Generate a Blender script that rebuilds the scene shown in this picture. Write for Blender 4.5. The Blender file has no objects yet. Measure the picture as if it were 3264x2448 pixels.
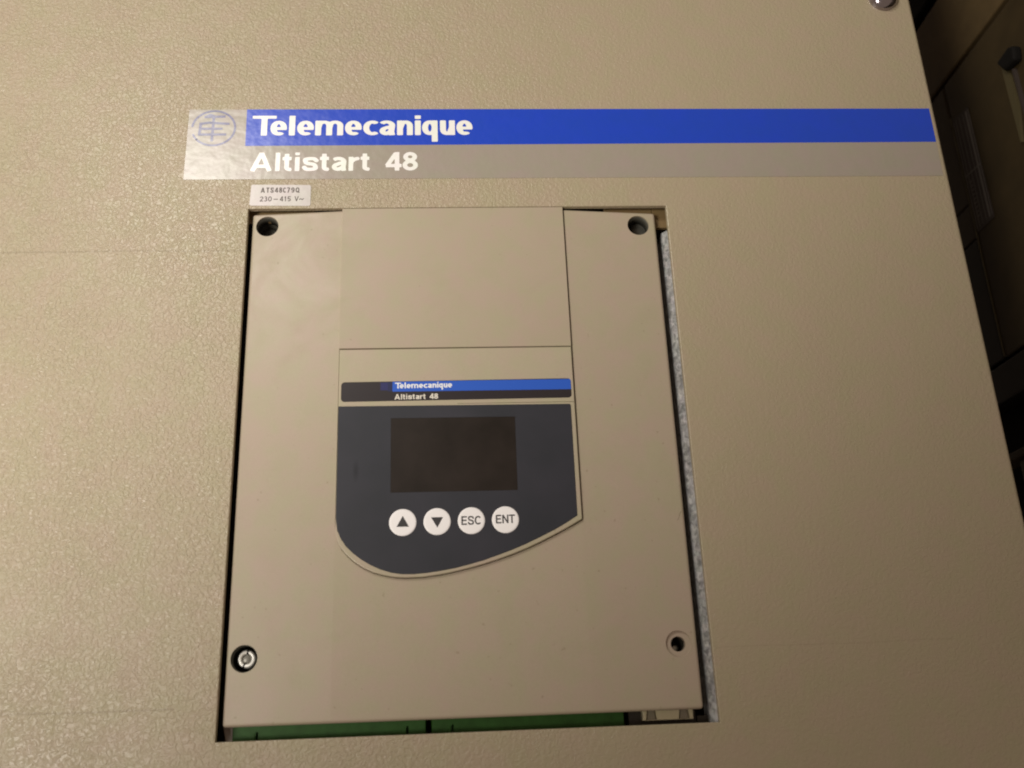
import bpy, bmesh, math, random
import numpy as np
from mathutils import Matrix, Vector
random.seed(4)
MM = 0.001
scene = bpy.context.scene
col = scene.collection

# ---------------------------------------------------------------- camera, world, lamps, exposure
rx, ry, rz = -0.34446, -0.06351, -0.04028
c, s = math.cos, math.sin
Rx = Matrix(((1, 0, 0), (0, c(rx), -s(rx)), (0, s(rx), c(rx))))
Ry = Matrix(((c(ry), 0, s(ry)), (0, 1, 0), (-s(ry), 0, c(ry))))
Rz = Matrix(((c(rz), -s(rz), 0), (s(rz), c(rz), 0), (0, 0, 1)))
R = Rz @ Rx @ Ry
def row(i, sg):
    r = R[i]
    return Vector((r[0], r[2], -r[1])) * sg
right, up, back = row(0, 1), row(1, -1), row(2, -1)
cam_d = bpy.data.cameras.new('camera'); cam = bpy.data.objects.new('camera', cam_d); col.objects.link(cam)
M4 = Matrix.Identity(4)
for i in range(3):
    M4[i][0], M4[i][1], M4[i][2] = right[i], up[i], back[i]
M4.translation = Vector((79.138, -333.683, -194.572)) * MM
cam.matrix_world = M4
cam_d.sensor_width = 36; cam_d.lens = 33.69
cam_d.clip_start = 0.01; cam_d.clip_end = 50
cam_d.dof.use_dof = True; cam_d.dof.focus_distance = 0.375; cam_d.dof.aperture_fstop = 13
scene.camera = cam

w = bpy.data.worlds.new('World'); scene.world = w; w.use_nodes = True
bg = w.node_tree.nodes['Background']
bg.inputs[0].default_value = (1.0, 0.78, 0.60, 1); bg.inputs[1].default_value = 0.25

def lamp(name, loc, target, size, power, colour):
    d = bpy.data.lights.new(name, 'AREA'); d.shape = 'DISK'; d.size = size; d.energy = power; d.color = colour
    o = bpy.data.objects.new(name, d); col.objects.link(o)
    o.location = Vector(loc) * MM
    o.rotation_euler = (Vector(target) * MM - o.location).to_track_quat('-Z', 'Y').to_euler()
    return o
lamp('ceiling_lamp', (-190, -560, 325), (20, 0, 0), 0.13, 1.7, (1.0, 0.96, 0.88))
# lamp at left; cone edge added to imitate a cast shadow at lower right
sd = bpy.data.lights.new('left_spot', 'SPOT'); sd.energy = 19.5; sd.color = (1.0, 0.95, 0.87)
sd.spot_size = math.radians(99.6); sd.spot_blend = 0.27; sd.shadow_soft_size = 0.12
so = bpy.data.objects.new('left_spot', sd); col.objects.link(so); so.location = Vector((-350, -619, -231)) * MM
so.rotation_euler = (Vector((-292, 0, 395)) * MM - so.location).to_track_quat('-Z', 'Y').to_euler()

scene.view_settings.view_transform = 'Standard'
scene.view_settings.look = 'None'
scene.view_settings.exposure = 0.0
scene.view_settings.gamma = 1.0
scene.render.engine = 'CYCLES'
scene.cycles.filter_width = 2.0
scene.cycles.max_bounces = 6

# ---------------------------------------------------------------- materials
def mat(name, base, rough=0.5, metal=0.0, spec=0.5, coat=0.0, coat_rough=0.1):
    m = bpy.data.materials.new(name); m.use_nodes = True
    b = m.node_tree.nodes['Principled BSDF']
    b.inputs['Base Color'].default_value = (*base, 1); b.inputs['Roughness'].default_value = rough
    b.inputs['Metallic'].default_value = metal; b.inputs['Specular IOR Level'].default_value = spec
    b.inputs['Coat Weight'].default_value = coat; b.inputs['Coat Roughness'].default_value = coat_rough
    return m
def N(m, t, **kw):
    n = m.node_tree.nodes.new(t)
    for k, v in kw.items():
        if k in n.inputs: n.inputs[k].default_value = v
        else: setattr(n, k, v)
    return n
def L(m, a, b): m.node_tree.links.new(a, b)
def coords(m, scale=1000.0):
    g = N(m, 'ShaderNodeNewGeometry'); v = N(m, 'ShaderNodeVectorMath', operation='SCALE')
    v.inputs['Scale'].default_value = scale
    L(m, g.outputs['Position'], v.inputs[0]); return v.outputs[0]
def noise(m, co, scale, detail=2.0, rough=0.5, dist=0.0):
    n = N(m, 'ShaderNodeTexNoise'); n.inputs['Scale'].default_value = scale
    n.inputs['Detail'].default_value = detail; n.inputs['Roughness'].default_value = rough
    n.inputs['Distortion'].default_value = dist
    L(m, co, n.inputs['Vector']); return n
def ramp(m, src, a, b, ca, cb):
    r = N(m, 'ShaderNodeValToRGB'); e = r.color_ramp.elements
    e[0].position, e[1].position = a, b; e[0].color = (*ca, 1); e[1].color = (*cb, 1)
    L(m, src, r.inputs[0]); return r
def mix(m, blend, fac, a, b):
    x = N(m, 'ShaderNodeMix'); x.data_type = 'RGBA'; x.blend_type = blend
    if isinstance(fac, (int, float)): x.inputs[0].default_value = fac
    else: L(m, fac, x.inputs[0])
    for i, v in ((6, a), (7, b)):
        if isinstance(v, tuple): x.inputs[i].default_value = (*v, 1)
        else: L(m, v, x.inputs[i])
    return x.outputs[2]
def math_(m, op, a, b=None, cc=None):
    x = N(m, 'ShaderNodeMath', operation=op)
    for i, v in enumerate((a, b, cc)):
        if v is None: continue
        if isinstance(v, (int, float)): x.inputs[i].default_value = v
        else: L(m, v, x.inputs[i])
    return x.outputs[0]
def bump(m, h, strength, dist_mm, chain=None):
    b = N(m, 'ShaderNodeBump'); b.inputs['Strength'].default_value = strength
    b.inputs['Distance'].default_value = dist_mm * MM
    L(m, h, b.inputs['Height'])
    if chain is not None: L(m, chain, b.inputs['Normal'])
    return b.outputs[0]
def mottled(m, co, base, amount=0.045, grain=0.05):
    """gentle blotches of hue and a fine speckle over a base colour"""
    b1 = noise(m, co, 0.09, 3.0, 0.6)
    c1 = ramp(m, b1.outputs['Fac'], 0.35, 0.65, tuple(v * k for v, k in zip(base, (1 + amount * .5, 1 - amount * .4, 1 + amount * .3))),
              tuple(v * k for v, k in zip(base, (1 - amount * .5, 1 + amount * .3, 1 - amount))))
    b2 = noise(m, co, 2.6, 1.0, 0.5)
    c2 = ramp(m, b2.outputs['Fac'], 0.3, 0.7, (1 - grain,) * 3, (1 + grain * .2,) * 3)
    return mix(m, 'MULTIPLY', 1.0, c1.outputs[0], c2.outputs[0])

BEIGE = (0.395, 0.332, 0.232)
# textured powder coat of the cabinet
coat_m = mat('textured_powder_coat', BEIGE, 0.35, spec=0.5)
b = coat_m.node_tree.nodes['Principled BSDF']
co = coords(coat_m)
cc_ = mottled(coat_m, co, BEIGE)
sep = N(coat_m, 'ShaderNodeSeparateXYZ'); L(coat_m, co, sep.inputs[0])
wob = noise(coat_m, co, 0.04, 2.0)
wobz = math_(coat_m, 'MULTIPLY', math_(coat_m, 'SUBTRACT', wob.outputs['Fac'], 0.5), 1.4)
mask = None
for z0, x_end, wd in ((-17.9, -2.0, 0.34), (-184.7, -14.0, 0.36), (-171.4, 250.0, 0.22)):
    dz = math_(coat_m, 'ABSOLUTE', math_(coat_m, 'ADD', math_(coat_m, 'SUBTRACT', sep.outputs['Z'], z0), wobz))
    mr = N(coat_m, 'ShaderNodeMapRange'); mr.inputs[1].default_value = 0.0; mr.inputs[2].default_value = wd * 1.6
    mr.inputs[3].default_value = 1.0; mr.inputs[4].default_value = 0.0
    L(coat_m, dz, mr.inputs[0])
    k = math_(coat_m, 'MULTIPLY', mr.outputs[0], math_(coat_m, 'LESS_THAN', sep.outputs['X'], x_end))
    if x_end > 0: k = math_(coat_m, 'MULTIPLY', math_(coat_m, 'MULTIPLY', k, math_(coat_m, 'GREATER_THAN', sep.outputs['X'], 166.0)), 0.4)
    mask = k if mask is None else math_(coat_m, 'MAXIMUM', mask, k)
brk = noise(coat_m, co, 0.05, 2.0)
mask = math_(coat_m, 'MULTIPLY', mask, math_(coat_m, 'ADD', math_(coat_m, 'MULTIPLY', brk.outputs['Fac'], 0.5), 0.3))
cc_ = mix(coat_m, 'MIX', mask, cc_, (0.25, 0.20, 0.13))
smu = noise(coat_m, co, 0.018, 3.0, 0.6)
smr = ramp(coat_m, smu.outputs['Fac'], 0.56, 0.72, (1, 1, 1), (0.86, 0.85, 0.84))
L(coat_m, cc_, b.inputs['Base Color'])
n1 = noise(coat_m, co, 0.74, 2.0, 0.5, 0.9)
r1 = ramp(coat_m, n1.outputs['Fac'], 0.36, 0.64, (0, 0, 0), (1, 1, 1)); r1.color_ramp.interpolation = 'EASE'
# the sprayed texture thins out towards the right of the sheet
tex = N(coat_m, 'ShaderNodeMapRange'); tex.interpolation_type = 'SMOOTHSTEP'
L(coat_m, sep.outputs['X'], tex.inputs[0]); tex.inputs[1].default_value = -10; tex.inputs[2].default_value = 190
tex.inputs[3].default_value = 1.0; tex.inputs[4].default_value = 0.38
pat = noise(coat_m, co, 0.03, 2.0)
hgt = math_(coat_m, 'MULTIPLY', math_(coat_m, 'MULTIPLY', r1.outputs[0], tex.outputs[0]), math_(coat_m, 'ADD', math_(coat_m, 'MULTIPLY', pat.outputs['Fac'], 0.9), 0.5))
b1 = bump(coat_m, hgt, 0.95, 0.17)
n2 = noise(coat_m, co, 0.02, 2.0)
b2 = bump(coat_m, n2.outputs['Fac'], 0.4, 2.0, b1)
L(coat_m, b2, b.inputs['Normal'])

# smooth moulded plastic of the control unit
def plastic(name, base, rough=0.42, bs=0.25):
    m = mat(name, base, rough, spec=0.45); co = coords(m)
    bb = m.node_tree.nodes['Principled BSDF']
    L(m, mottled(m, co, base, 0.06, 0.04), bb.inputs['Base Color'])
    n = noise(m, co, 3.2, 2.0)
    L(m, bump(m, n.outputs['Fac'], bs, 0.05), bb.inputs['Normal'])
    return m
def specks(m, lo=0.735, hi=0.80):
    """small dirt specks and faint finger smudges on a plastic"""
    bb = m.node_tree.nodes['Principled BSDF']; src = bb.inputs['Base Color'].links[0].from_socket
    co = coords(m); n = noise(m, co, 0.55, 1.0); r = ramp(m, n.outputs['Fac'], lo, hi, (1, 1, 1), (0.82, 0.80, 0.77))
    n2 = noise(m, co, 0.045, 4.0, 0.65, 0.5); r2 = ramp(m, n2.outputs['Fac'], 0.50, 0.72, (1, 1, 1), (0.965, 0.96, 0.95))
    L(m, mix(m, 'MULTIPLY', 1.0, mix(m, 'MULTIPLY', 1.0, src, r.outputs[0]), r2.outputs[0]), bb.inputs['Base Color'])
    rr_ = ramp(m, n2.outputs['Fac'], 0.35, 0.7, (0.36,) * 3, (0.5,) * 3); L(m, rr_.outputs[0], bb.inputs['Roughness'])
cover_m = plastic('beige_moulded_plastic', (0.405, 0.342, 0.258))
keypad_m = plastic('beige_keypad_plastic', (0.42, 0.365, 0.27))

specks(cover_m); specks(keypad_m)
navy_m = mat('dark_slate_membrane', (0.035, 0.036, 0.048), 0.5, spec=0.4)
co = coords(navy_m); n = noise(navy_m, co, 0.05, 3.0)
rr = ramp(navy_m, n.outputs['Fac'], 0.35, 0.7, (0.021, 0.023, 0.031), (0.029, 0.029, 0.040))
vm = N(navy_m, 'ShaderNodeVectorMath', operation='SUBTRACT'); vm.inputs[1].default_value = (43.5, 0, -106.5); L(navy_m, co, vm.inputs[0])
vs = N(navy_m, 'ShaderNodeVectorMath', operation='MULTIPLY'); vs.inputs[1].default_value = (0.55, 0, 0.16); L(navy_m, vm.outputs[0], vs.inputs[0])
vl = N(navy_m, 'ShaderNodeVectorMath', operation='LENGTH'); L(navy_m, vs.outputs[0], vl.inputs[0])
smk = ramp(navy_m, math_(navy_m, 'ADD', vl.outputs['Value'], math_(navy_m, 'MULTIPLY', n.outputs['Fac'], 0.5)), 0.35, 1.2, (0.45, 0.45, 0.5), (1, 1, 1))
L(navy_m, mix(navy_m, 'MULTIPLY', 1.0, rr.outputs[0], smk.outputs[0]), navy_m.node_tree.nodes['Principled BSDF'].inputs['Base Color'])
n = noise(navy_m, co, 3.0, 2.0)
L(navy_m, bump(navy_m, n.outputs['Fac'], 0.3, 0.05), navy_m.node_tree.nodes['Principled BSDF'].inputs['Normal'])

screen_m = mat('dark_display_window', (0.018, 0.011, 0.007), 0.3, spec=0.35)
co = coords(screen_m); n = noise(screen_m, co, 0.07, 4.0, 0.6)
rr = ramp(screen_m, n.outputs['Fac'], 0.3, 0.75, (0.010, 0.006, 0.0035), (0.017, 0.0095, 0.006))
L(screen_m, rr.outputs[0], screen_m.node_tree.nodes['Principled BSDF'].inputs['Base Color'])
rg = ramp(screen_m, n.outputs['Fac'], 0.3, 0.7, (0.38,) * 3, (0.46,) * 3)
L(screen_m, rg.outputs[0], screen_m.node_tree.nodes['Principled BSDF'].inputs['Roughness'])

def foil(name, base, rough=0.29, amp=0.3):
    """printed foil glued on the textured coat: glossy, slightly rippled"""
    m = mat(name, base, rough, spec=0.65); co = coords(m)
    bb = m.node_tree.nodes['Principled BSDF']
    L(m, mottled(m, co, base, 0.05, 0.03), bb.inputs['Base Color'])
    n = noise(m, co, 0.16, 2.0)
    b0 = bump(m, n.outputs['Fac'], amp, 0.5)
    n3 = noise(m, co, 0.7, 2.0)
    L(m, bump(m, n3.outputs['Fac'], 0.04, 0.05, b0), bb.inputs['Normal'])
    return m
grey_foil = foil('silver_grey_foil', (0.335, 0.295, 0.25))
blue_foil = foil('blue_foil_print', (0.007, 0.055, 0.54))
white_foil = foil('white_foil_print', (0.86, 0.86, 0.84))
emblem_m = foil('glare_paled_blue_print', (0.13, 0.125, 0.25))  # blue print paled in its base colour to stand for glare
paper_m = foil('white_label_paper', (0.52, 0.475, 0.47), 0.35, 0.2)
ink_m = mat('grey_label_ink', (0.13, 0.11, 0.10), 0.6)
button_m = mat('white_button_print', (0.93, 0.91, 0.92), 0.4)
symbol_m = mat('black_button_print', (0.035, 0.033, 0.035), 0.5)
strip_m = mat('black_label_foil', (0.022, 0.017, 0.020), 0.32, spec=0.55)
strip_blue = mat('blue_label_foil', (0.022, 0.105, 0.55), 0.34, spec=0.5)
strip_blue2 = mat('dull_blue_label_foil', (0.022, 0.024, 0.11), 0.34, spec=0.5)

chrome_m = mat('polished_steel', (0.40, 0.36, 0.39), 0.14, metal=1.0)
co = coords(chrome_m); n = noise(chrome_m, co, 0.5, 3.0)
L(chrome_m, bump(chrome_m, n.outputs['Fac'], 0.25, 0.4), chrome_m.node_tree.nodes['Principled BSDF'].inputs['Normal'])
screw_m = mat('bright_screw_steel', (0.92, 0.90, 0.84), 0.38, metal=0.35)
screw_dull = mat('dull_screw_steel', (0.16, 0.155, 0.13), 0.45, metal=0.6)
hole_grey = mat('shaded_recess_plastic', (0.05, 0.046, 0.034), 0.6)  # dark colour carries the shade inside the screw holes

zinc_m = mat('galvanised_steel', (0.55, 0.53, 0.52), 0.38, metal=0.15, spec=0.6)
co = coords(zinc_m)
v = N(zinc_m, 'ShaderNodeTexVoronoi'); v.inputs['Scale'].default_value = 0.42; v.inputs['Randomness'].default_value = 1.0
L(zinc_m, co, v.inputs['Vector'])
nz = noise(zinc_m, co, 0.5, 3.0, 0.55, 0.8)
zc = ramp(zinc_m, nz.outputs['Fac'], 0.35, 0.65, (0.19, 0.18, 0.17), (0.46, 0.43, 0.41))
zv = mix(zinc_m, 'MULTIPLY', 0.5, zc.outputs[0], v.outputs['Color'])
bw = N(zinc_m, 'ShaderNodeHueSaturation'); bw.inputs['Saturation'].default_value = 0.08; bw.inputs['Value'].default_value = 1.35
L(zinc_m, zv, bw.inputs['Color'])
L(zinc_m, bw.outputs[0], zinc_m.node_tree.nodes['Principled BSDF'].inputs['Base Color'])
L(zinc_m, bump(zinc_m, nz.outputs['Fac'], 0.6, 0.3), zinc_m.node_tree.nodes['Principled BSDF'].inputs['Normal'])

green_m = mat('green_terminal_plastic', (0.055, 0.19, 0.045), 0.5, spec=0.3)
co = coords(green_m); n = noise(green_m, co, 0.25, 3.0)
rr = ramp(green_m, n.outputs['Fac'], 0.3, 0.7, (0.028, 0.095, 0.012), (0.04, 0.135, 0.022))
L(green_m, rr.outputs[0], green_m.node_tree.nodes['Principled BSDF'].inputs['Base Color'])
cream_m = plastic('cream_connector_plastic', (0.75, 0.67, 0.45), 0.4)
pin_m = plastic('grey_latch_plastic', (0.30, 0.26, 0.19), 0.4)
brown_m = plastic('shaded_brown_chassis', (0.20, 0.135, 0.06), 0.5)  # brown darkened: the shadow in the gap is put into the colour
black_m = mat('black_interior', (0.006, 0.005, 0.004), 0.8, spec=0.2)
dark_plastic = mat('dark_brown_plastic', (0.035, 0.026, 0.016), 0.5)

def dim_paint(name, base):  # dim base colours carry the shade beside the main cabinet
    m = mat(name, base, 0.55, spec=0.35); co = coords(m); n = noise(m, co, 0.05, 4.0, 0.6)
    rr = ramp(m, n.outputs['Fac'], 0.3, 0.7, tuple(x * .8 for x in base), tuple(x * 1.2 for x in base))
    L(m, rr.outputs[0], m.node_tree.nodes['Principled BSDF'].inputs['Base Color'])
    n2 = noise(m, co, 0.9, 2.0); L(m, bump(m, n2.outputs['Fac'], 0.3, 0.1), m.node_tree.nodes['Principled BSDF'].inputs['Normal'])
    return m
side_m = dim_paint('olive_brown_mid_shade', (0.045, 0.030, 0.012))  # one cabinet paint; shade put into three tones, darker downwards
side_top = dim_paint('olive_brown_light_shade', (0.10, 0.066, 0.028))
side_low = dim_paint('olive_brown_deep_shade', (0.012, 0.009, 0.004))
trim_m = mat('pale_edge_trim', (0.09, 0.072, 0.035), 0.4)
sheet_m = dim_paint('dim_label_foil', (0.05, 0.038, 0.032))
sheet_line = mat('pale_label_line', (0.16, 0.14, 0.125), 0.5)

# ---------------------------------------------------------------- helpers
def tag(o, label=None, cat=None, group=None, kind=None):
    if label: o['label'] = label
    if cat: o['category'] = cat
    if group: o['group'] = group
    if kind: o['kind'] = kind
    return o
def thing(name, label, cat, loc=(0, 0, 0), group=None):
    o = bpy.data.objects.new(name, None); col.objects.link(o); o.location = Vector(loc) * MM
    o.empty_display_size = 0.01
    return tag(o, label, cat, group)
def link(name, bm, m, parent=None, label=None, smooth=False):
    """bmesh in world millimetres -> one object"""
    for v in bm.verts: v.co *= MM
    off = Vector((0, 0, 0))
    if parent is not None:
        p = parent
        while p is not None: off += p.location; p = p.parent
    for v in bm.verts: v.co -= off
    bmesh.ops.recalc_face_normals(bm, faces=bm.faces)
    me = bpy.data.meshes.new(name); bm.to_mesh(me); bm.free()
    me.materials.append(m)
    if smooth:
        for p in me.polygons: p.use_smooth = True
    o = bpy.data.objects.new(name, me); col.objects.link(o)
    if parent is not None: o.parent = parent
    if label: o['label'] = label
    return o
def box(bm, x0, x1, y0, y1, z0, z1):
    vs = [bm.verts.new((x, y, z)) for x in (x0, x1) for y in (y0, y1) for z in (z0, z1)]
    for f in ((0, 1, 3, 2), (4, 6, 7, 5), (0, 4, 5, 1), (2, 3, 7, 6), (0, 2, 6, 4), (1, 5, 7, 3)):
        bm.faces.new([vs[i] for i in f])
    return vs
def bev(bm, r, seg=2, angle=30):
    es = [e for e in bm.edges if len(e.link_faces) == 2 and e.calc_face_angle(0) > math.radians(angle)]
    bmesh.ops.bevel(bm, geom=es, offset=r, segments=seg, affect='EDGES', profile=0.5)
def bbox_obj(name, dims, m, parent=None, r=0.0, label=None):
    bm = bmesh.new(); box(bm, *dims)
    bmesh.ops.recalc_face_normals(bm, faces=bm.faces)
    if r: bev(bm, r)
    return link(name, bm, m, parent, label)
def prism(bm, pts, y0, y1):
    """pts (x, z) outline extruded from y0 (front) to y1 (back)"""
    f = [bm.verts.new((x, y0, z)) for x, z in pts]; b_ = [bm.verts.new((x, y1, z)) for x, z in pts]
    bm.faces.new(f); bm.faces.new(b_[::-1])
    n_ = len(pts)
    for i in range(n_):
        bm.faces.new((f[i], b_[i], b_[(i + 1) % n_], f[(i + 1) % n_]))
def circle(cx, cz, r, n=48, rz_=None):
    return [(cx + r * math.cos(2 * math.pi * i / n), cz + (rz_ or r) * math.sin(2 * math.pi * i / n)) for i in range(n)]
def lathe(bm, cx, cz, prof, n=48):
    """prof: list of (radius, y); axis along y at (cx, cz)"""
    rings = []
    for r, y in prof:
        if r < 1e-6: rings.append([bm.verts.new((cx, y, cz))])
        else: rings.append([bm.verts.new((cx + r * math.cos(2 * math.pi * i / n), y, cz + r * math.sin(2 * math.pi * i / n))) for i in range(n)])
    for a, b_ in zip(rings, rings[1:]):
        for i in range(n):
            j = (i + 1) % n
            if len(a) == 1 and len(b_) == 1: continue
            if len(a) == 1: bm.faces.new((a[0], b_[i], b_[j]))
            elif len(b_) == 1: bm.faces.new((a[i], b_[0], a[j]))
            else: bm.faces.new((a[i], b_[i], b_[j], a[j]))
def boolean(o, cutters):
    """cut a list of bmeshes (world mm, same frame as o's mesh origin 0) out of o"""
    off = Vector((0, 0, 0)); p = o.parent
    while p is not None: off += p.location; p = p.parent
    cs = []
    for bm in cutters:
        for v in bm.verts: v.co = v.co * MM
        bmesh.ops.recalc_face_normals(bm, faces=bm.faces)
        me = bpy.data.meshes.new('cut'); bm.to_mesh(me); bm.free()
        cobj = bpy.data.objects.new('cut', me); col.objects.link(cobj); cs.append(cobj)
        md = o.modifiers.new('b', 'BOOLEAN'); md.operation = 'DIFFERENCE'; md.solver = 'EXACT'; md.object = cobj
    bpy.context.view_layer.update()
    dg = bpy.context.evaluated_depsgraph_get()
    me = bpy.data.meshes.new_from_object(o.evaluated_get(dg))
    o.modifiers.clear(); old = o.data; o.data = me; me.name = o.name
    bpy.data.meshes.remove(old)
    for cobj in cs:
        m_ = cobj.data; bpy.data.objects.remove(cobj); bpy.data.meshes.remove(m_)
    return o
def at_depth(x0, y):      # where a thing y mm behind the panel stands when seen at x0
    return 79.1 + (x0 - 79.1) * (1 + y / 333.7)

# ---------------------------------------------------------------- lettering: strokes -> outline mesh
def arc(cx, cy, rx_, ry_, a0, a1, n=18):
    return [(cx + rx_ * math.cos(math.radians(a0 + (a1 - a0) * i / n)), cy + ry_ * math.sin(math.radians(a0 + (a1 - a0) * i / n))) for i in range(n + 1)]
def spline(P, n=8):
    out = []
    Q = [P[0]] + list(P) + [P[-1]]
    for i in range(1, len(Q) - 2):
        p0, p1, p2, p3 = Q[i - 1], Q[i], Q[i + 1], Q[i + 2]
        for k in range(n):
            t = k / n
            out.append(tuple(0.5 * (2 * p1[j] + (p2[j] - p0[j]) * t + (2 * p0[j] - 5 * p1[j] + 4 * p2[j] - p3[j]) * t * t + (3 * p1[j] - p0[j] - 3 * p2[j] + p3[j]) * t ** 3) for j in (0, 1)))
    out.append(tuple(P[-1])); return out
def glyph(ch, w_, H, X, t):
    """strokes of a letter of width w_, cap height H, x-height X, stroke t"""
    h = t / 2; g = []
    l_, r_ = h, w_ - h
    if ch == 'T': g = [[(0, H - h), (w_, H - h)], [(w_ / 2, 0), (w_ / 2, H - h)]]
    elif ch == 'e':
        g = [arc(w_ / 2, X / 2, w_ / 2 - h, X / 2 - h, 0, 308), [(h, X * .47), (w_ - h * .1, X * .47)]]
        g[0][0] = (w_ - h, X * .44)
    elif ch == 'l': g = [[(w_ / 2, 0), (w_ / 2, H)]]
    elif ch == 'i': g = [[(w_ / 2, 0), (w_ / 2, X)], [(w_ / 2, X + t * .55), (w_ / 2, H + .02)]]
    elif ch == 'n': g = [[(l_, 0), (l_, X)], [(l_, X * .45)] + arc(w_ / 2 + h * .2, X * .62, w_ / 2 - h * 1.2, X * .38 - h, 165, 0)[1:] + [(r_, 0)]]
    elif ch == 'u': g = [[(r_, 0), (r_, X)], [(r_, X * .55)] + arc(w_ / 2 - h * .2, X * .38, w_ / 2 - h * 1.2, X * .38 - h, -15, -180)[1:] + [(l_, X)]]
    elif ch == 'm':
        q = (w_ - t) / 2
        g = [[(l_, 0), (l_, X)]]
        for k in (0, 1):
            x0 = l_ + q * k
            g.append([(x0, X * .5)] + arc(x0 + q / 2 + h * .1, X * .66, q / 2 - h * .1, X * .34 - h, 165, 0)[1:] + [(x0 + q, 0)])
    elif ch == 'c': g = [arc(w_ * .62, X / 2, w_ * .62 - h, X / 2 - h, 52, 308)]
    elif ch == 'a':
        g = [[(w_ * .14, X * .80)] + arc(w_ * .5 - h * .3, X * .66, w_ * .5 - h * .7, X * .34 - h, 130, 0)[1:] + [(r_ - h * .3, X * .25), (r_, 0)],
             [(r_ - h * .3, X * .58), (w_ * .55, X * .54)] + arc(w_ * .42, X * .29, w_ * .42 - h, X * .29 - h, 105, 290)[1:] + [(r_ - h * .3, X * .3)]]
    elif ch == 'q': g = [arc(w_ / 2, X / 2, w_ / 2 - h, X / 2 - h, 0, 360, 28), [(r_, -X * .45), (r_, X)]]
    elif ch == 't':
        g = [[(w_ * .48, H * .93), (w_ * .48, t * 1.1)] + arc(w_ * .48 + t * .6, t * 1.1, t * .6, t * .6, 180, 270, 6)[1:] + [(w_, h)], [(0, X - h * .9), (w_, X - h * .9)]]
    elif ch == 's' or ch == 'S':
        Y = X if ch == 's' else H
        g = [spline([(w_ - h * .7, Y * .73), (w_ * .76, Y - h * 1.25), (w_ * .5, Y - h), (w_ * .2, Y - h * 1.4), (h * 1.05, Y * .72), (w_ * .28, Y * .56), (w_ * .72, Y * .46),
                     (w_ - h * 1.02, Y * .28), (w_ * .8, h * 1.4), (w_ * .5, h), (w_ * .22, h * 1.25), (h * .7, Y * .27)])]
    elif ch == 'r': g = [[(l_, 0), (l_, X)], [(l_, X * .5)] + arc(w_ + h * .1, X * .55, w_ - h, X * .45 - h, 172, 95, 8)]
    elif ch == 'A': g = [[(h * .7, 0), (w_ / 2, H - h * .2)], [(w_ - h * .7, 0), (w_ / 2, H - h * .2)], [(w_ * .24, H * .27), (w_ * .76, H * .27)], [(w_ / 2 - t * .55, H - h), (w_ / 2 + t * .55, H - h)]]
    elif ch == '4': g = [[(w_ * .72, 0), (w_ * .72, H)], [(w_, H * .27), (h * .3, H * .27)], [(h * .8, H * .27), (w_ * .66, H - h * .6)]]
    elif ch == '8': g = [arc(w_ / 2, H * .74, w_ * .45 - h, H * .26 - h, 0, 360, 26), arc(w_ / 2, H * .29, w_ * .5 - h, H * .29 - h, 0, 360, 28)]
    elif ch == 'E': g = [[(l_, 0), (l_, H)], [(l_, H - h), (w_, H - h)], [(l_, H * .52), (w_ * .93, H * .52)], [(l_, h), (w_, h)]]
    elif ch == 'N': g = [[(l_, 0), (l_, H)], [(r_, 0), (r_, H)], [(l_, H - h * .5), (r_, h * .5)]]
    elif ch == 'C': g = [arc(w_ * .53, H / 2, w_ * .53 - h, H / 2 - h, 42, 318)]
    elif ch == '0': g = [arc(w_ / 2, H / 2, w_ / 2 - h, H / 2 - h, 0, 360, 26)]
    elif ch == 'Q': g = [arc(w_ / 2, H / 2, w_ / 2 - h, H / 2 - h, 0, 360, 26), [(w_ * .55, H * .3), (w_ * .98, -H * .02)]]
    elif ch == '7': g = [[(0, H - h), (w_ - h * .5, H - h)], [(w_ - h * .9, H - h), (w_ * .35, 0)]]
    elif ch == '9': g = [arc(w_ / 2, H * .68, w_ / 2 - h, H * .32 - h, 0, 360, 24), [(r_, H * .66)] + arc(w_ / 2, H * .4, w_ / 2 - h, H * .4 - h, 0, -140, 12)]
    elif ch == '2': g = [arc(w_ / 2, H * .7, w_ / 2 - h, H * .3 - h, 165, -25, 12) + [(l_, h)], [(0, h), (w_, h)]]
    elif ch == '3': g = [arc(w_ * .48, H * .74, w_ * .44 - h, H * .26 - h, 150, -90, 14), arc(w_ * .48, H * .28, w_ * .5 - h, H * .28 - h, 90, -150, 14)]
    elif ch == '1': g = [[(w_ * .55, 0), (w_ * .55, H)], [(w_ * .1, H * .74), (w_ * .55, H - h)]]
    elif ch == '5': g = [[(w_, H - h), (w_ * .14, H - h)], [(w_ * .18, H - h), (w_ * .1, H * .47)], [(w_ * .12, H * .5)] + arc(w_ * .48, H * .32, w_ * .5 - h, H * .32 - h, 110, -150, 14)]
    elif ch == 'V': g = [[(h * .8, H), (w_ / 2, h * .4)], [(w_ - h * .8, H), (w_ / 2, h * .4)]]
    elif ch == '-': g = [[(0, H * .42), (w_, H * .42)]]
    elif ch == '~': g = [spline([(0, H * .34), (w_ * .28, H * .5), (w_ * .7, H * .34), (w_, H * .52)])]
    return g
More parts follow.
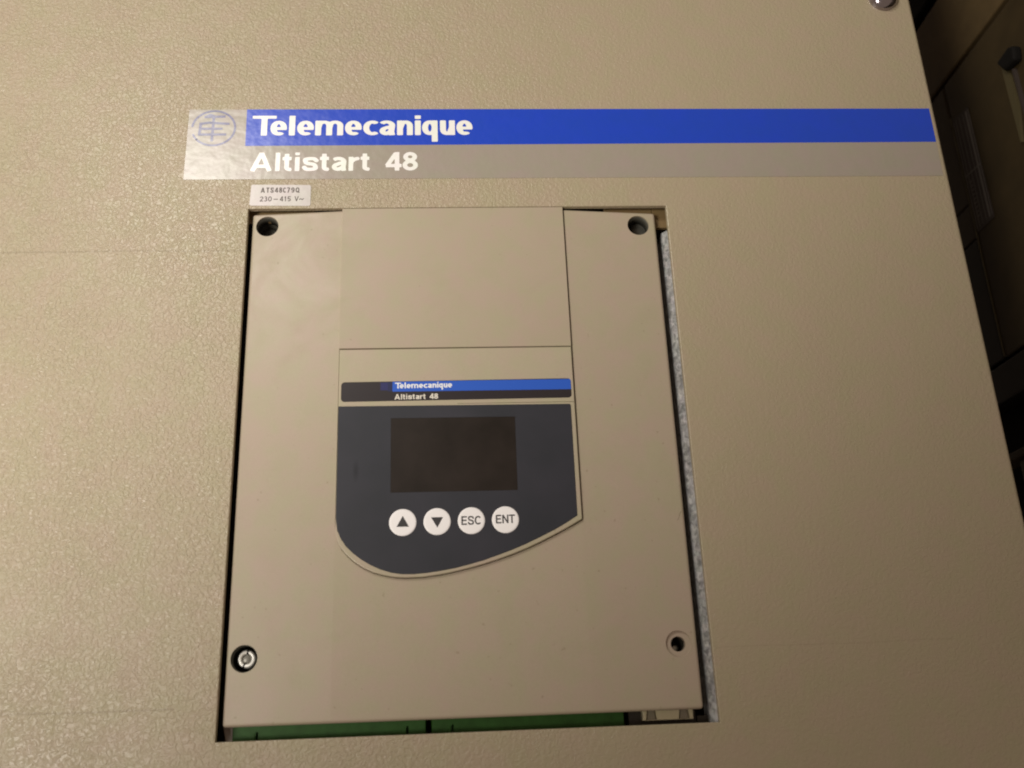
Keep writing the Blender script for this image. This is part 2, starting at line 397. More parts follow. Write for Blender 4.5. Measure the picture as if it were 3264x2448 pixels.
def stroke_mesh(bm, strokes, t, x0, z0, y, stretch=1.0, cell=None):
    """signed distance of thick strokes, contoured into a flat mesh facing -y"""
    cell = cell or t / 6
    P = np.array([p for st in strokes for p in st]); mn = P.min(0) - t; mx = P.max(0) + t
    nx, ny = int((mx[0] - mn[0]) / cell) + 2, int((mx[1] - mn[1]) / cell) + 2
    gx = mn[0] + np.arange(nx) * cell; gy = mn[1] + np.arange(ny) * cell
    GX, GY = np.meshgrid(gx, gy); D = np.full(GX.shape, 1e9)
    for st in strokes:
        closed = math.dist(st[0], st[-1]) < 1e-6
        for i in range(len(st) - 1):
            (ax, ay), (bx_, by_) = st[i], st[i + 1]
            ln = math.hypot(bx_ - ax, by_ - ay)
            if ln < 1e-9: continue
            ux, uy = (bx_ - ax) / ln, (by_ - ay) / ln
            px, py = GX - (ax + bx_) / 2, GY - (ay + by_) / 2
            a = np.abs(px * ux + py * uy) - ln / 2; b_ = np.abs(-px * uy + py * ux) - t / 2
            D = np.minimum(D, np.maximum(a, b_))
            if i > 0 or closed: D = np.minimum(D, np.hypot(GX - ax, GY - ay) - t / 2)
    D = np.where(np.abs(D) < 1e-7, 1e-7, D)
    def V(x, z): return bm.verts.new((x0 + x * stretch, y, z0 + z))
    for j in range(ny - 1):
        run = None
        for i in range(nx):
            cnr = None
            if i < nx - 1:
                d = (D[j, i], D[j, i + 1], D[j + 1, i + 1], D[j + 1, i])
                k = sum(v < 0 for v in d)
                if k == 4:
                    if run is None: run = i
                    continue
                cnr = k
            if run is not None:
                bm.faces.new((V(gx[run], gy[j]), V(gx[i], gy[j]), V(gx[i], gy[j + 1]), V(gx[run], gy[j + 1]))); run = None
            if not cnr: continue
            q = ((gx[i], gy[j]), (gx[i + 1], gy[j]), (gx[i + 1], gy[j + 1]), (gx[i], gy[j + 1])); poly = []
            for m_ in range(4):
                n_ = (m_ + 1) % 4
                if d[m_] < 0: poly.append(q[m_])
                if (d[m_] < 0) != (d[n_] < 0):
                    f = d[m_] / (d[m_] - d[n_]); poly.append((q[m_][0] + f * (q[n_][0] - q[m_][0]), q[m_][1] + f * (q[n_][1] - q[m_][1])))
            if len(poly) >= 3: bm.faces.new([V(*p) for p in poly])
def lettering(name, items, H, X, t, z0, y, m, parent, stretch=1.0, label=None):
    """items: (character, left x, width) in mm"""
    bm = bmesh.new()
    for ch, x, w_ in items:
        stroke_mesh(bm, glyph(ch, w_ / stretch, H, X, t), t, x, z0, y, stretch)
    for f in bm.faces:
        f.normal_update()
        if f.normal.y > 0: f.normal_flip()
    for v in bm.verts: v.co *= MM
    off = Vector((0, 0, 0)); p = parent
    while p is not None: off += p.location; p = p.parent
    for v in bm.verts: v.co -= off
    me = bpy.data.meshes.new(name); bm.to_mesh(me); bm.free(); me.materials.append(m)
    o = bpy.data.objects.new(name, me); col.objects.link(o); o.parent = parent
    if label: o['label'] = label
    return o

# ================================================================ THE CABINET
cab = thing('steel_cabinet', 'beige textured steel cabinet front with a rectangular opening and a blue name strip', 'cabinet', (80, 0, -450))
# front sheet, 2 mm thick, opening 0..165 by -195.3..0, folded right edge
bm = bmesh.new()
XL, XR, ZB, ZT = -420.0, 283.0, -520.0, 420.0
ox0, ox1, oz0, oz1 = 0.0, 165.0, -195.3, 0.2
def ring_face(y, flip):
    o_ = [(XL, ZB), (XR, ZB), (XR, ZT), (XL, ZT)]; i_ = [(ox0, oz0), (ox1, oz0), (ox1, oz1), (ox0, oz1)]
    ov = [bm.verts.new((x, y, z)) for x, z in o_]; iv = [bm.verts.new((x, y, z)) for x, z in i_]
    for k in range(4):
        f = [ov[k], ov[(k + 1) % 4], iv[(k + 1) % 4], iv[k]]
        bm.faces.new(f if not flip else f[::-1])
    return ov, iv
of, inf = ring_face(0.0, False)
ob, inb = ring_face(2.0, True)
for k in range(4):
    bm.faces.new((inf[k], inf[(k + 1) % 4], inb[(k + 1) % 4], inb[k]))
for k in (0, 2, 3):
    bm.faces.new((of[k], ob[k], ob[(k + 1) % 4], of[(k + 1) % 4]))
# folded right edge, radius 1.6, side running back
prev = (of[1], of[2])
for i in range(1, 7):
    a = math.radians(15 * i)
    x, y = XR + 1.6 * math.sin(a), 1.6 - 1.6 * math.cos(a)
    cur = (bm.verts.new((x, y, ZB)), bm.verts.new((x, y, ZT)))
    bm.faces.new((prev[0], cur[0], cur[1], prev[1])); prev = cur
cur = (bm.verts.new((XR + 1.6, 300, ZB)), bm.verts.new((XR + 1.6, 300, ZT)))
bm.faces.new((prev[0], cur[0], cur[1], prev[1]))
cur2 = (bm.verts.new((XR - .4, 300, ZB)), bm.verts.new((XR - .4, 300, ZT)))
bm.faces.new((cur[0], cur2[0], cur2[1], cur[1]))
cur3 = (bm.verts.new((XR - .4, 2.0, ZB)), bm.verts.new((XR - .4, 2.0, ZT)))
bm.faces.new((cur2[0], cur3[0], cur3[1], cur2[1]))
# small bevel round the opening
es = [e for e in bm.edges if e.verts[0] in inf and e.verts[1] in inf]
bmesh.ops.recalc_face_normals(bm, faces=bm.faces)
bmesh.ops.bevel(bm, geom=es, offset=0.35, segments=2, affect='EDGES', profile=0.5)
link('front_panel', bm, coat_m, cab)

# chromed dome screw
bm = bmesh.new()
pr = [(6.3, 0.0), (6.3, -0.5)] + [(6.3 * math.cos(math.radians(a)), -0.5 - 4.2 * math.sin(math.radians(a))) for a in range(8, 90, 8)] + [(0, -4.7)]
lathe(bm, 271.9, 103.6, pr)
link('dome_screw', bm, chrome_m, cab, smooth=True)

# name strip with its print (foil on the sheet)
yF = -0.12
def tilt(x, z): return z  # strip is level
bm = bmesh.new(); prism(bm, [(-26.0, 13.4), (282.1, 13.2), (282.2, 29.3), (282.3, 46.0), (-26.0, 46.1)], yF, -0.001)
strip = link('name_strip', bm, grey_foil, cab, 'silver grey name strip with a blue band and white lettering')
bm = bmesh.new(); prism(bm, [(-2.8, 28.8), (282.2, 29.5), (282.25, 46.02), (-3.0, 46.12)], yF - 0.03, yF - 0.002)
link('blue_band', bm, blue_foil, strip)
def px1(p): return -0.5 + (p - 545) * 0.05743
def it(s_, f): return [(ch, f(a), f(b_) - f(a)) for ch, a, b_ in s_]
lettering('lettering', it([('T', 545, 712), ('e', 672, 787), ('l', 800, 845), ('e', 858, 975), ('m', 984, 1180), ('e', 1192, 1310), ('c', 1320, 1425),
    ('a', 1435, 1545), ('n', 1558, 1670), ('i', 1683, 1727), ('q', 1735, 1845), ('u', 1862, 1968), ('e', 1978, 2093)], px1), 9.4, 7.0, 1.36, 33.6, yF - 0.06, white_foil, strip, 1.78)
def px2(p): return -0.1 + (p - 528) * 0.05607
lettering('lettering', it([('A', 528, 672), ('l', 697, 733), ('t', 748, 812), ('i', 835, 871), ('s', 891, 1000), ('t', 1012, 1076), ('a', 1097, 1200),
    ('r', 1215, 1290), ('t', 1300, 1362), ('4', 1475, 1592), ('8', 1598, 1708)], px2), 8.6, 6.5, 1.55, 17.0, yF - 0.03, white_foil, strip, 1.2)
bm = bmesh.new()
sk = [arc(0, 0, 8.5, 8.1, 176, -140, 60)]
stroke_mesh(bm, sk, 0.9, -15.8, 37.2, yF - 0.03, 1.0, 0.13)
stroke_mesh(bm, [arc(0, 0, 8.5, 8.1, 200, 222, 8)], 0.8, -15.8, 37.2, yF - 0.03, 1.0, 0.13)
stroke_mesh(bm, [[(-4.0, 5.3), (4.4, 5.5)], [(-3.6, 5.2), (-1.6, 6.3), (0, 5.6)], [(-.2, 5.5), (-.4, -6.2)], [(-5.8, 2.0), (-2, 2.6), (6.2, 2.0)], [(-5.6, -.3), (3.6, -.3)],
                 [(-5.8, -3.0), (5.2, -3.0)], [(-5.2, 2.4), (-5.5, -3.4)]], 1.1, -15.8, 37.2, yF - 0.032, 1.0, 0.14)
for f in bm.faces:
    f.normal_update()
    if f.normal.y > 0: f.normal_flip()
off = cab.location
for v in bm.verts: v.co = v.co * MM - off
me = bpy.data.meshes.new('emblem'); bm.to_mesh(me); bm.free(); me.materials.append(emblem_m)
o = bpy.data.objects.new('emblem', me); col.objects.link(o); o.parent = strip

# small type label
bm = bmesh.new(); prism(bm, [(0.3, 1.9), (1.0, 1.5), (23.4, 1.2), (23.9, 1.7), (23.9, 10.0), (23.4, 10.6), (1.2, 10.9), (0.6, 10.6)], -0.16, -0.001)
lab = link('type_label', bm, paper_m, cab, 'small white type label with grey print')
def px3(p): return 0.3 + (p - 160) / 76.0
lettering('lettering', it([('A', 475, 590), ('T', 632, 725), ('S', 760, 850), ('4', 880, 985), ('8', 1010, 1105), ('C', 1125, 1225), ('7', 1245, 1335), ('9', 1370, 1470), ('Q', 1500, 1615)], px3),
          2.35, 1.6, 0.42, 7.2, -0.19, ink_m, lab)
lettering('lettering', it([('2', 455, 560), ('3', 580, 680), ('0', 700, 810), ('-', 860, 990), ('4', 1045, 1150), ('1', 1180, 1240), ('5', 1275, 1370), ('V', 1480, 1600), ('~', 1625, 1745)], px3),
          2.25, 1.6, 0.36, 3.3, -0.19, ink_m, lab)

# ================================================================ INSIDE THE OPENING
fr = thing('mounting_frame', 'galvanised steel flange lining the right side of the opening behind the sheet', 'steel frame', (170, 8, -200))
bm = bmesh.new()
A = [bm.verts.new((x, y, -9.5)) for x, y in ((165.25, 2.5), (163.5, 4.7), (163.2, 5.6), (163.9, 16), (166.5, 16), (166.5, 2.5))]
B = [bm.verts.new((v.co.x, v.co.y, -215)) for v in A]
bm.faces.new(A); bm.faces.new(B[::-1])
for k in range(len(A)): bm.faces.new((A[k], B[k], B[(k + 1) % len(A)], A[(k + 1) % len(A)]))
bmesh.ops.recalc_face_normals(bm, faces=bm.faces); bev(bm, 0.2, 2, 15)
link('flange', bm, zinc_m, fr)
bbox_obj('flange_foot', (167.1, 185, 2.6, 4.0, -215, -9.5), zinc_m, fr, 0.2)
br = thing('corner_bracket', 'brown bracket in the top right corner of the opening, shade painted into its colour', 'bracket', (160, 8, -10))
bbox_obj('bracket_plate', (141, 160.5, 6.0, 8.0, -2.4, 6), brown_m, br, 0.3)
bbox_obj('bracket_tab', (160.6, 172, 6.0, 8.0, -6.5, 6), brown_m, br, 0.3)
bbox_obj('bracket_side', (167.2, 169, 2.6, 5.9, -9.3, 6), brown_m, br, 0.2)
br2 = thing('corner_bracket', 'olive brown bracket in the top left corner of the opening, shade painted into its colour', 'bracket', (10, 8, -10))
bbox_obj('bracket_plate', (-8, 25, 5.6, 7.6, -2.4, 6), brown_m, br2, 0.3)
dk = bbox_obj('chassis', (-14, 182, 45, 60, -240, 30), black_m)
tag(dk, 'black interior wall of the chassis seen through the gaps round the cover', 'chassis')
ch_r = bbox_obj('chassis_rail', (at_depth(157.5, 9), at_depth(164, 9), 9, 12, -210, -193.0), dark_plastic)
tag(ch_r, 'dark brown rail at the right end of the bottom gap', 'rail')

# green terminal blocks in the lower gap
GY = 8.2
def terminal(x0, x1, slits, label):
    a, b_ = at_depth(x0, GY), at_depth(x1, GY)
    t = thing('terminal_block', label, 'terminal block', ((a + b_) / 2, GY + 6, -205), 'green terminal blocks in the bottom gap')
    bm = bmesh.new()
    # stepped profile in y-z, run along x
    prof = [(GY, -188.5), (GY, -196.6), (GY + .5, -197.0), (GY + .5, -199), (GY + 3, -202), (GY + 12, -202), (GY + 12, -188.5)]
    A = [bm.verts.new((a, y, z)) for y, z in prof]; B = [bm.verts.new((b_, y, z)) for y, z in prof]
    bm.faces.new(A); bm.faces.new(B[::-1])
    for k in range(len(prof)):
        bm.faces.new((A[k], B[k], B[(k + 1) % len(prof)], A[(k + 1) % len(prof)]))
    bmesh.ops.recalc_face_normals(bm, faces=bm.faces); bev(bm, 0.2, 1)
    body = link('housing', bm, green_m, t)
    cs = []
    for sx, sw in slits:
        cbm = bmesh.new(); x = at_depth(sx, GY); box(cbm, x - sw / 2, x + sw / 2, GY - 3, GY + 4, -200.5, -192.6); cs.append(cbm)
    boolean(body, cs)
    # thin key ribs beside the slits
    for sx, sw in slits:
        x = at_depth(sx, GY) - sw / 2 - 0.75
        bbox_obj('key_rib', (x - .5, x + .5, GY - .35, GY + .001 + .0, -198, -193.2), green_m, t, 0.1)
    return t
terminal(4.8, 67.6, ((13.2, 0.8), (61.7, 0.7)), 'green plastic terminal block under the left half of the beige cover')
terminal(69.5, 133.0, ((76.4, 0.6),), 'darker green plastic terminal block under the right half of the beige cover')
# white wedge at the left
bm = bmesh.new(); prism(bm, [(0.2, -189), (3.6, -189), (3.6, -199), (2.4, -199)], 8, 9)
o = link('wiring_clip', bm, plastic('pale_clip_plastic', (0.33, 0.29, 0.25)), None)
tag(o, 'pale tapered plastic clip left of the green terminal block', 'clip')
# cream connector
CY = 7.0
cn = thing('ribbon_connector', 'cream plastic connector with two grey latches in the bottom right gap', 'connector', (150, CY + 3, -192))
a, b_ = at_depth(139.4, CY), at_depth(156.3, CY)
bm = bmesh.new(); box(bm, a, b_, CY, CY + 5, -193.95, -186); bmesh.ops.recalc_face_normals(bm, faces=bm.faces); bev(bm, 0.25, 2)
body = link('connector_body', bm, cream_m, cn)
cs = []
for xc in (142.2, 153.2):
    x = at_depth(xc, CY); cbm = bmesh.new(); prism(cbm, [(x - 1.9, -193.75), (x + 1.9, -193.75), (x + 1.2, -189), (x - 1.2, -189)], CY - 1, CY + 1.5); cs.append(cbm)
boolean(body, cs)
for xc in (142.2, 153.2):
    x = at_depth(xc, CY); bm = bmesh.new(); prism(bm, [(x - 1.45, -193.7), (x + 1.45, -193.7), (x + .7, -189), (x - .7, -189)], CY + .1, CY + 1.4)
    link('latch', bm, pin_m, cn)
o = bbox_obj('circuit_board', (at_depth(134.6, 10), at_depth(157, 10), 10, 11.6, -215, -189), dark_plastic)
tag(o, 'dark board standing behind the cream connector', 'circuit board')

# ================================================================ THE BEIGE COVER
unit = thing('starter_cover', 'smooth beige plastic cover filling the opening, with a screw hole in each corner', 'device cover', (80, 3, -191))
def tongue(dx=0.0, dz=0.0, top=0.05):
    return [(36.4, top), (123.35 + dx, top), (123.35 + dx, -125.8 + dz)] + [(x + dx * .6, z + dz) for x, z in
        [(118.5, -128.5), (113.3, -131.1), (108.2, -133.5), (103.1, -135.7), (98, -137.6), (93.1, -139.2), (88, -140.7), (83.1, -141.9), (78, -143.0), (73.3, -143.8),
         (67.3, -144.5), (61.2, -144.6), (57.4, -144.3), (53.9, -143.6)]] + [(x, z + dz * .7) for x, z in [(50, -142.5), (46.6, -140.8), (43.4, -138.7), (40.7, -136.2), (38.6, -133.7), (37.3, -131.0), (36.6, -128.2), (36.4, -125)]]
bm = bmesh.new()
xs = (1.3, 36.4, 123.35, 160.7); tz = (-0.9, -0.12, -0.45, -1.75); dy = (2.4, 1.05, 1.05, 2.4)
F = {}
for i in range(4):
    for nm, z, y in (('t', tz[i], dy[i]), ('b', -190.9, dy[i] + .3), ('tb', tz[i], 5.6), ('bb', -190.9, 5.6)):
        F[i, nm] = bm.verts.new((xs[i], y, z))
for i in range(3):
    bm.faces.new((F[i, 't'], F[i + 1, 't'], F[i + 1, 'b'], F[i, 'b']))
    bm.faces.new((F[i, 'tb'], F[i, 'bb'], F[i + 1, 'bb'], F[i + 1, 'tb']))
    bm.faces.new((F[i, 't'], F[i, 'tb'], F[i + 1, 'tb'], F[i + 1, 't']))
    bm.faces.new((F[i, 'b'], F[i + 1, 'b'], F[i + 1, 'bb'], F[i, 'bb']))
bm.faces.new((F[0, 't'], F[0, 'b'], F[0, 'bb'], F[0, 'tb'])); bm.faces.new((F[3, 't'], F[3, 'tb'], F[3, 'bb'], F[3, 'b']))
bmesh.ops.recalc_face_normals(bm, faces=bm.faces)
es = [e for e in bm.edges if e.calc_face_angle(0) > math.radians(50) and min(v.co.y for v in e.verts) < 5]
bmesh.ops.bevel(bm, geom=es, offset=1.1, segments=4, affect='EDGES', profile=0.5)
cover = link('cover_shell', bm, cover_m, unit)
cs = []
holes = ((7.7, -7.8, 4.35, None), (153.0, -8.8, 4.3, None), (7.7, -169.6, 4.5, None), (153.6, -169.7, 4.45, 2.55))
for hx, hz, r, r2 in holes:
    k = 1 + 2.4 / 333.7; X, Z = 79.1 + (hx - 79.1) * k, -194.6 + (hz + 194.6) * k
    if r2 is None:
        cbm = bmesh.new(); prism(cbm, circle(X, Z, r, 40), -2, 9); cs.append(cbm)
    else:
        cbm = bmesh.new(); lathe(cbm, X, Z, [(0, -2), (r, -2), (r, 3.1), (r - .25, 3.35), (r2, 3.35), (r2, 9), (0, 9)], 40); cs.append(cbm)
cbm = bmesh.new(); prism(cbm, tongue(0.45, -0.25, 3.0), -1, 2.6); cs.append(cbm)
boolean(cover, cs)
# cups behind the holes (mouldings that end in the screw seats)
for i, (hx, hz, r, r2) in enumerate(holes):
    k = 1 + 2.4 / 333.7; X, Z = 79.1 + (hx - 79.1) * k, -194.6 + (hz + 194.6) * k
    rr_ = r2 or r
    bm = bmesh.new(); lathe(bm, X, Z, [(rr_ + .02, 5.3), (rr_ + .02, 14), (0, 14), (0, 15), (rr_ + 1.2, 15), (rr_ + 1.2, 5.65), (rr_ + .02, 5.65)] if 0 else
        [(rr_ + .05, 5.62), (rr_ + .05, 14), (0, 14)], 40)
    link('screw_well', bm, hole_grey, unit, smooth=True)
    if r2 is None:      # dark ring added to imitate shade in the hole, rim just behind the face
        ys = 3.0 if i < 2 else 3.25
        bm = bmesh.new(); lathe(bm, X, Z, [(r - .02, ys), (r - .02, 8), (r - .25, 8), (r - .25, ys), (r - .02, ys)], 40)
        link('hole_shade', bm, hole_grey, unit, smooth=True)
# upper closing plate of the tongue, level with the sheet
def bev_top(bm, y, off, seg=3):
    es = [e for e in bm.edges if all(abs(v.co.y - y) < 1e-5 for v in e.verts)]
    bmesh.ops.bevel(bm, geom=es, offset=off, segments=seg, affect='EDGES', profile=0.5)
bm = bmesh.new(); prism(bm, [(36.4, -59.35), (123.35, -59.7), (123.35, -0.02), (36.4, -0.02)], 0.0, 2.55); bmesh.ops.recalc_face_normals(bm, faces=bm.faces); bev_top(bm, 0.0, 0.22)
link('blank_plate', bm, cover_m, unit)

# small scuff on the right of the cover
bm = bmesh.new(); stroke_mesh(bm, [spline([(0, 0), (.7, 1.1), (1.0, 2.2), (1.7, 3.2)])], 0.16, 157.9, -126.8, 2.18, 1.0, 0.04)
for v in bm.verts: v.co.y = 1.05 + (v.co.x - 123.35) / (160.7 - 123.35) * 1.35 - 0.03 + 0.3 * (-v.co.z / 190.9)
link('scuff', bm, mat('dark_scuff', (0.16, 0.12, 0.08), 0.6), unit)
# screws in the wells
def well_screw(cx, cz, y, R_, m, label, slot=True, ringed=False):
    t = thing('cover_screw', label, 'screw', (cx, y, cz))
    bm = bmesh.new()
    if ringed:
        lathe(bm, cx, cz, [(R_ * 1.0, y + 6), (R_, y + .9), (R_ * .93, y + .25), (R_ * .8, y), (R_ * .62, y + .15), (R_ * .56, y + .5), (R_ * .55, y + 1.2), (0, y + 1.3)], 40)
    else:
        lathe(bm, cx, cz, [(R_, y + 6), (R_, y + .8), (R_ * .9, y + .3), (R_ * .6, y + .05), (0, y)], 32)
    h_ = link('screw_head', bm, m, t, smooth=True)
    if ringed:
        bm = bmesh.new(); lathe(bm, cx, cz, [(R_ * .53, y + 1.2), (R_ * .5, y + .75), (R_ * .3, y + .6), (0, y + .5)], 32)
        link('screw_core', bm, mat('worn_screw_core', (0.20, 0.19, 0.165), 0.4, metal=.5), t, smooth=True)
        for ang in (82, 250):
            a_ = math.radians(ang); bm = bmesh.new()
            ux, uz = math.cos(a_), math.sin(a_); px_, pz_ = -uz, ux
            r0, r1, hw = R_ * .55, R_ * 1.02, .28
            pts = [(cx + ux * r0 - px_ * hw, cz + uz * r0 - pz_ * hw), (cx + ux * r1 - px_ * hw, cz + uz * r1 - pz_ * hw),
                   (cx + ux * r1 + px_ * hw, cz + uz * r1 + pz_ * hw), (cx + ux * r0 + px_ * hw, cz + uz * r0 + pz_ * hw)]
            prism(bm, pts, y - .03, y + 1.0)
            link('notch', bm, black_m, t)
    return t
well_screw(7.35, -169.3, 5.6, 3.0, screw_m, 'shiny notched screw inside the bottom left hole of the cover', ringed=True)
well_screw(153.4 + .6, -170.6, 8.5, 1.5, mat('glinting_screw_tip', (0.3, 0.28, 0.24), 0.3, metal=1), 'small dark screw deep in the bottom right hole of the cover')
well_screw(6.6, -6.0, 11.0, 3.6, screw_dull, 'dull dark screw deep in the top left hole of the cover')
well_screw(155.5, -5.5, 9.0, 3.9, screw_dull, 'dull grey screw in the top right hole of the cover')

# ================================================================ THE KEYPAD
kp = thing('operator_keypad', 'dark keypad with display and four round white buttons on the beige cover', 'keypad', (80, 1, -130))
tg = tongue(0.0, 0.0)
pts = [(36.65, -59.75), (123.3, -60.05)] + tg[2:]
pts = pts[:-1] + [(36.65, -125.0)]
bm = bmesh.new(); prism(bm, pts[::-1], -0.1, 2.5); bmesh.ops.recalc_face_normals(bm, faces=bm.faces); bev_top(bm, -0.1, 0.4, 3)
housing = link('keypad_housing', bm, keypad_m, kp)
# recess for the name strip
bm = bmesh.new()
def rrect(x0, x1, z0, z1, r, cor=(1, 1, 1, 1)):
    out = []
    for k, (cx, cz, a0) in enumerate(((x1 - r, z1 - r, 0), (x0 + r, z1 - r, 90), (x0 + r, z0 + r, 180), (x1 - r, z0 + r, 270))):
        if not cor[k]:
            out.append(((x1, z1), (x0, z1), (x0, z0), (x1, z0))[k]); continue
        for i in range(6):
            a = math.radians(a0 + 90 * i / 5); out.append((cx + r * math.cos(a), cz + r * math.sin(a)))
    return out
cbm = bmesh.new(); prism(cbm, rrect(37.6, 122.35, -80.4, -72.75, 1.3), -1, 0.25)
# groove between the name strip and the fascia
cbm2 = bmesh.new(); prism(cbm2, [(80, -81.95), (123.0, -82.15), (123.0, -81.9), (80, -81.8)], -1, 0.4)
boolean(housing, [cbm, cbm2])
bm = bmesh.new(); prism(bm, rrect(37.7, 122.25, -80.3, -72.85, 1.2), -0.05, 0.24)
ns = link('name_plate', bm, strip_m, kp, 'narrow black name plate with a bright blue band')
bm = bmesh.new(); prism(bm, [(56.3, -76.75), (122.22, -77.1), (122.22, -73.05), (56.3, -72.87)], -0.08, -0.052)
link('blue_band', bm, strip_blue, ns)
bm = bmesh.new(); prism(bm, [(51.9, -76.2), (54.6, -76.2), (54.6, -73.1), (51.9, -73.1)], -0.07, -0.052)
link('blue_mark', bm, strip_blue2, ns)
bm = bmesh.new(); prism(bm, [(54.61, -76.6), (56.29, -76.7), (56.29, -72.95), (54.61, -72.95)], -0.066, -0.052)
link('blue_fade', bm, mat('deep_blue_label_foil', (0.016, 0.020, 0.075), 0.34), ns)
wt = mat('white_name_plate_print', (0.78, 0.80, 0.84), 0.4)
def px4(p): return 57.1 + (p - 570) / 21.6
T1 = [('T', 545, 712), ('e', 672, 787), ('l', 800, 845), ('e', 858, 975), ('m', 984, 1180), ('e', 1192, 1310), ('c', 1320, 1425),
    ('a', 1435, 1545), ('n', 1558, 1670), ('i', 1683, 1727), ('q', 1735, 1845), ('u', 1862, 1968), ('e', 1978, 2093)]
sc_ = 21.0 / 1548.0
lettering('lettering', [(ch, 57.2 + (a - 545) * sc_, (b_ - a) * sc_) for ch, a, b_ in T1], 2.25, 1.65, 0.42, -75.55, -0.11, wt, ns, 1.3)
T2 = [('A', 528, 672), ('l', 697, 733), ('t', 748, 812), ('i', 835, 871), ('s', 891, 1000), ('t', 1012, 1076), ('a', 1097, 1200), ('r', 1215, 1290), ('t', 1300, 1362), ('4', 1475, 1592), ('8', 1598, 1708)]
sc2 = 15.9 / 1180.0
lettering('lettering', [(ch, 57.1 + (a - 528) * sc2, (b_ - a) * sc2) for ch, a, b_ in T2], 2.1, 1.55, 0.40, -79.85, -0.08, mat('cream_name_plate_print', (0.72, 0.68, 0.60), 0.4), ns, 1.1)

# dark fascia
fp = [(36.75, -82.1), (121.35, -82.85), (121.75, -83.3), (121.7, -124.6)] + [(117.6, -127.1), (113.4, -129.4), (108.3, -131.8), (103.2, -134.1), (98.1, -136.1), (93.1, -137.8), (88.2, -139.4),
      (83.2, -140.7), (78.3, -141.8), (73.4, -142.6), (68.5, -143.2), (63.6, -143.5), (59.9, -143.4), (56.3, -142.8), (52.6, -141.6), (49.0, -139.9), (45.9, -138.0), (43.1, -135.8), (40.6, -133.4), (38.7, -130.6), (37.4, -127.6), (36.8, -123.5)]
bm = bmesh.new(); prism(bm, fp[::-1], -0.28, -0.102); bmesh.ops.recalc_face_normals(bm, faces=bm.faces); bev_top(bm, -0.28, 0.1, 1)
fascia = link('fascia', bm, navy_m, kp, 'dark slate membrane fascia with rounded lower corner')
cbm = bmesh.new(); prism(cbm, [(55.8, -114.7), (100.9, -114.9), (100.95, -87.35), (55.8, -87.05)], -1, -0.15)
boolean(fascia, [cbm])
bm = bmesh.new(); prism(bm, [(55.85, -114.65), (100.85, -114.85), (100.9, -87.4), (55.85, -87.1)], -0.22, -0.148)
link('display', bm, screen_m, kp, 'blank dark brown display window')

for i, (bx_, lab_) in enumerate(((60.1, 'up arrow'), (72.1, 'down arrow'), (84.1, 'ESC'), (96.1, 'ENT'))):
    bz_ = -125.45
    bm = bmesh.new()
    lathe(bm, bx_, bz_, [(4.78, -0.283), (4.75, -0.36), (4.4, -0.46), (3.9, -0.48), (0, -0.49)], 48)
    bt = link('button', bm, button_m, kp, 'round white button marked ' + lab_, smooth=True)
    if i < 2:
        tri = [(-2.15, -1.55), (2.15, -1.55), (0.0, 2.3)] if i == 0 else [(-2.1, 1.5), (2.1, 1.5), (0.05, -2.2)]
        if i == 1: tri = tri[::-1]
        bm = bmesh.new(); prism(bm, [(bx_ + x, bz_ + z) for x, z in tri], -0.53, -0.5); link('arrow_symbol', bm, symbol_m, bt)
    elif i == 2:
        lettering('button_lettering', [('E', bx_ - 3.5, 1.95), ('S', bx_ - 1.2, 2.1), ('C', bx_ + 1.15, 2.35)], 3.1, 2.2, 0.5, bz_ - 1.5, -0.515, symbol_m, bt)
    else:
        lettering('button_lettering', [('E', bx_ - 3.4, 1.95), ('N', bx_ - 1.1, 2.15), ('T', bx_ + 1.2, 2.2)], 3.05, 2.2, 0.5, bz_ - 1.3, -0.515, symbol_m, bt)

# ================================================================ DARK CABINET BESIDE IT (a wall running away from us at x = 360)
XW = 360.0
nb = thing('neighbour_cabinet', 'dim olive brown cabinet standing in the shade beyond the right edge', 'cabinet', (380, 120, -450))
def wall(name, y0, y1, z0, z1, m, th=12, r=0.8, x=XW, lb=None):
    return bbox_obj(name, (x, x + th, y0, y1, z0, z1), m, nb, r, lb)
wall('side_panel', -60, 420, 198, 330, black_m)  # black colour stands in for the dark gap above the panels
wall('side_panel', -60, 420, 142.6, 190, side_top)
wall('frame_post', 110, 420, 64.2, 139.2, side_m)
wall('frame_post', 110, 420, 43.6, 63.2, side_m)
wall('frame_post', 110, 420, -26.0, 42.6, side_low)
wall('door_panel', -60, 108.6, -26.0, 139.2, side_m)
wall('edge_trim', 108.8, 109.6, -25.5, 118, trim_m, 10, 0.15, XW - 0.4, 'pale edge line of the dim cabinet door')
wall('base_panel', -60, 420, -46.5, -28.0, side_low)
wall('backing', -60, 420, -600, 330, black_m, 8, 0, XW + 14)
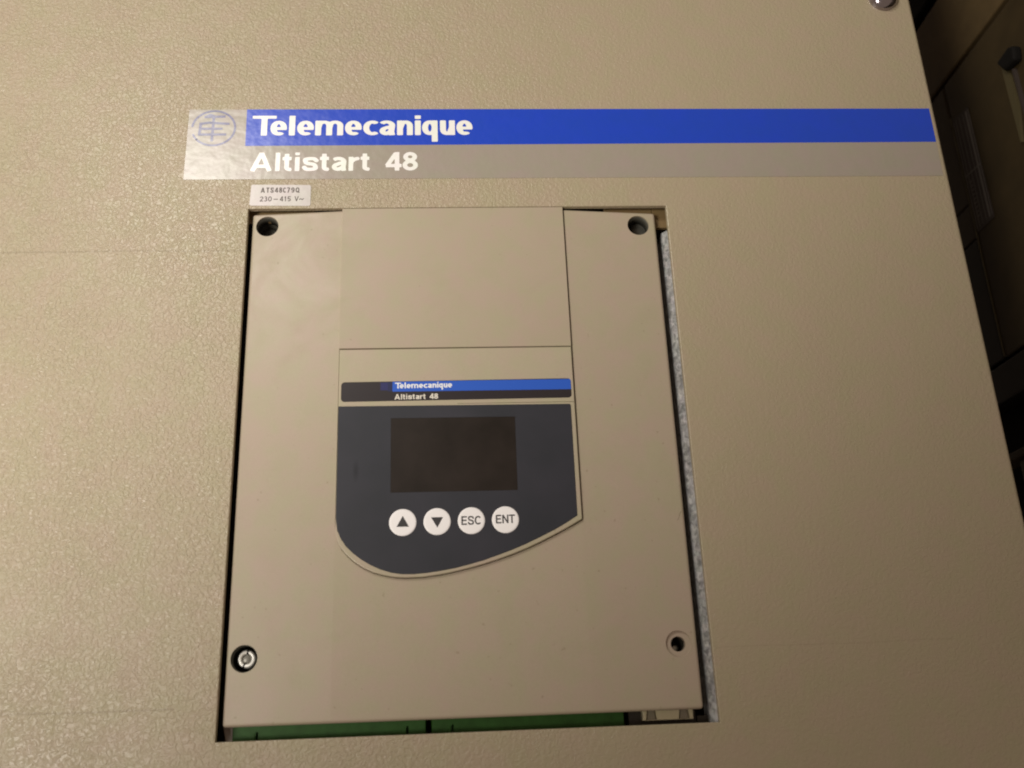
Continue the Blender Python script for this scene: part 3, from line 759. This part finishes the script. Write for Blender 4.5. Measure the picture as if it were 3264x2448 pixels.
# data sheet
bm = bmesh.new()
def wq(pts, x0, x1):
    bm = bmesh.new()
    A = [bm.verts.new((x0, y, z)) for y, z in pts]; B = [bm.verts.new((x1, y, z)) for y, z in pts]
    bm.faces.new(A); bm.faces.new(B[::-1])
    for k in range(len(pts)): bm.faces.new((A[k], B[k], B[(k + 1) % len(pts)], A[(k + 1) % len(pts)]))
    return bm
sheet = link('data_sheet', wq([(107.8, 116), (91.5, 113), (90.5, 45), (107.8, 45)], XW - .3, XW - .01), sheet_m, nb, 'dim printed sheet stuck on the dark cabinet')
for y in (107.2, 104.6, 101.2, 97.5, 94.8, 92.0):
    wdt = 1.5 if y < 96 and y > 93 else 0.45
    link('printed_rule', wq([(y, 113 if y > 100 else 112), (y - wdt, 113 if y > 100 else 112), (y - wdt, 47), (y, 47)], XW - .36, XW - .302), sheet_line, sheet)
link('printed_rule', wq([(107.5, 79.3), (91.8, 78.0), (91.8, 77.3), (107.5, 78.6)], XW - .42, XW - .362), sheet_line, sheet)
for k in range(9):
    z = 74 - k * 2.6
    link('printed_rule', wq([(104.0, z), (102.0, z), (102.0, z - .7), (104.0, z - .7)], XW - .42, XW - .362), sheet_line, sheet)
# handle with its plate
hd = thing('door_handle', 'black door handle on the dim cabinet at the right edge', 'handle', (356, 46, 105))
bm = wq([(54.5, 112.3), (43, 113.2), (39, 110.5), (40.5, 103.5), (50, 104.6)], XW - 5, XW - .1); bmesh.ops.recalc_face_normals(bm, faces=bm.faces); bev(bm, 1.5, 3)
link('grip', bm, black_m, hd)
bm = wq([(55.5, 110.5), (51.3, 104.2), (50.6, 84), (54.5, 66), (55.2, 66)], XW - 1.6, XW - .1)
link('handle_plate', bm, trim_m, hd)
bm = wq([(48.0, 103.4), (46.6, 103.2), (46.6, 66), (48.0, 84)], XW - 1.9, XW - .1)
link('plate_edge', bm, sheet_m, hd)
# box low down
bxo = thing('side_socket_box', 'dim grey brown box low beside the right edge of the cabinet', 'box', (360, 115, -100))
bbox_obj('box_lid', (XW - 1.5, XW + 12, 60, 420, -77.0, -73.5), side_m, bxo, .6)
bbox_obj('box_body', (XW, XW + 12, 60, 117.0, -150, -78.6), dim_paint('dim_grey_box', (0.10, 0.085, 0.065)), bxo, 1.2)
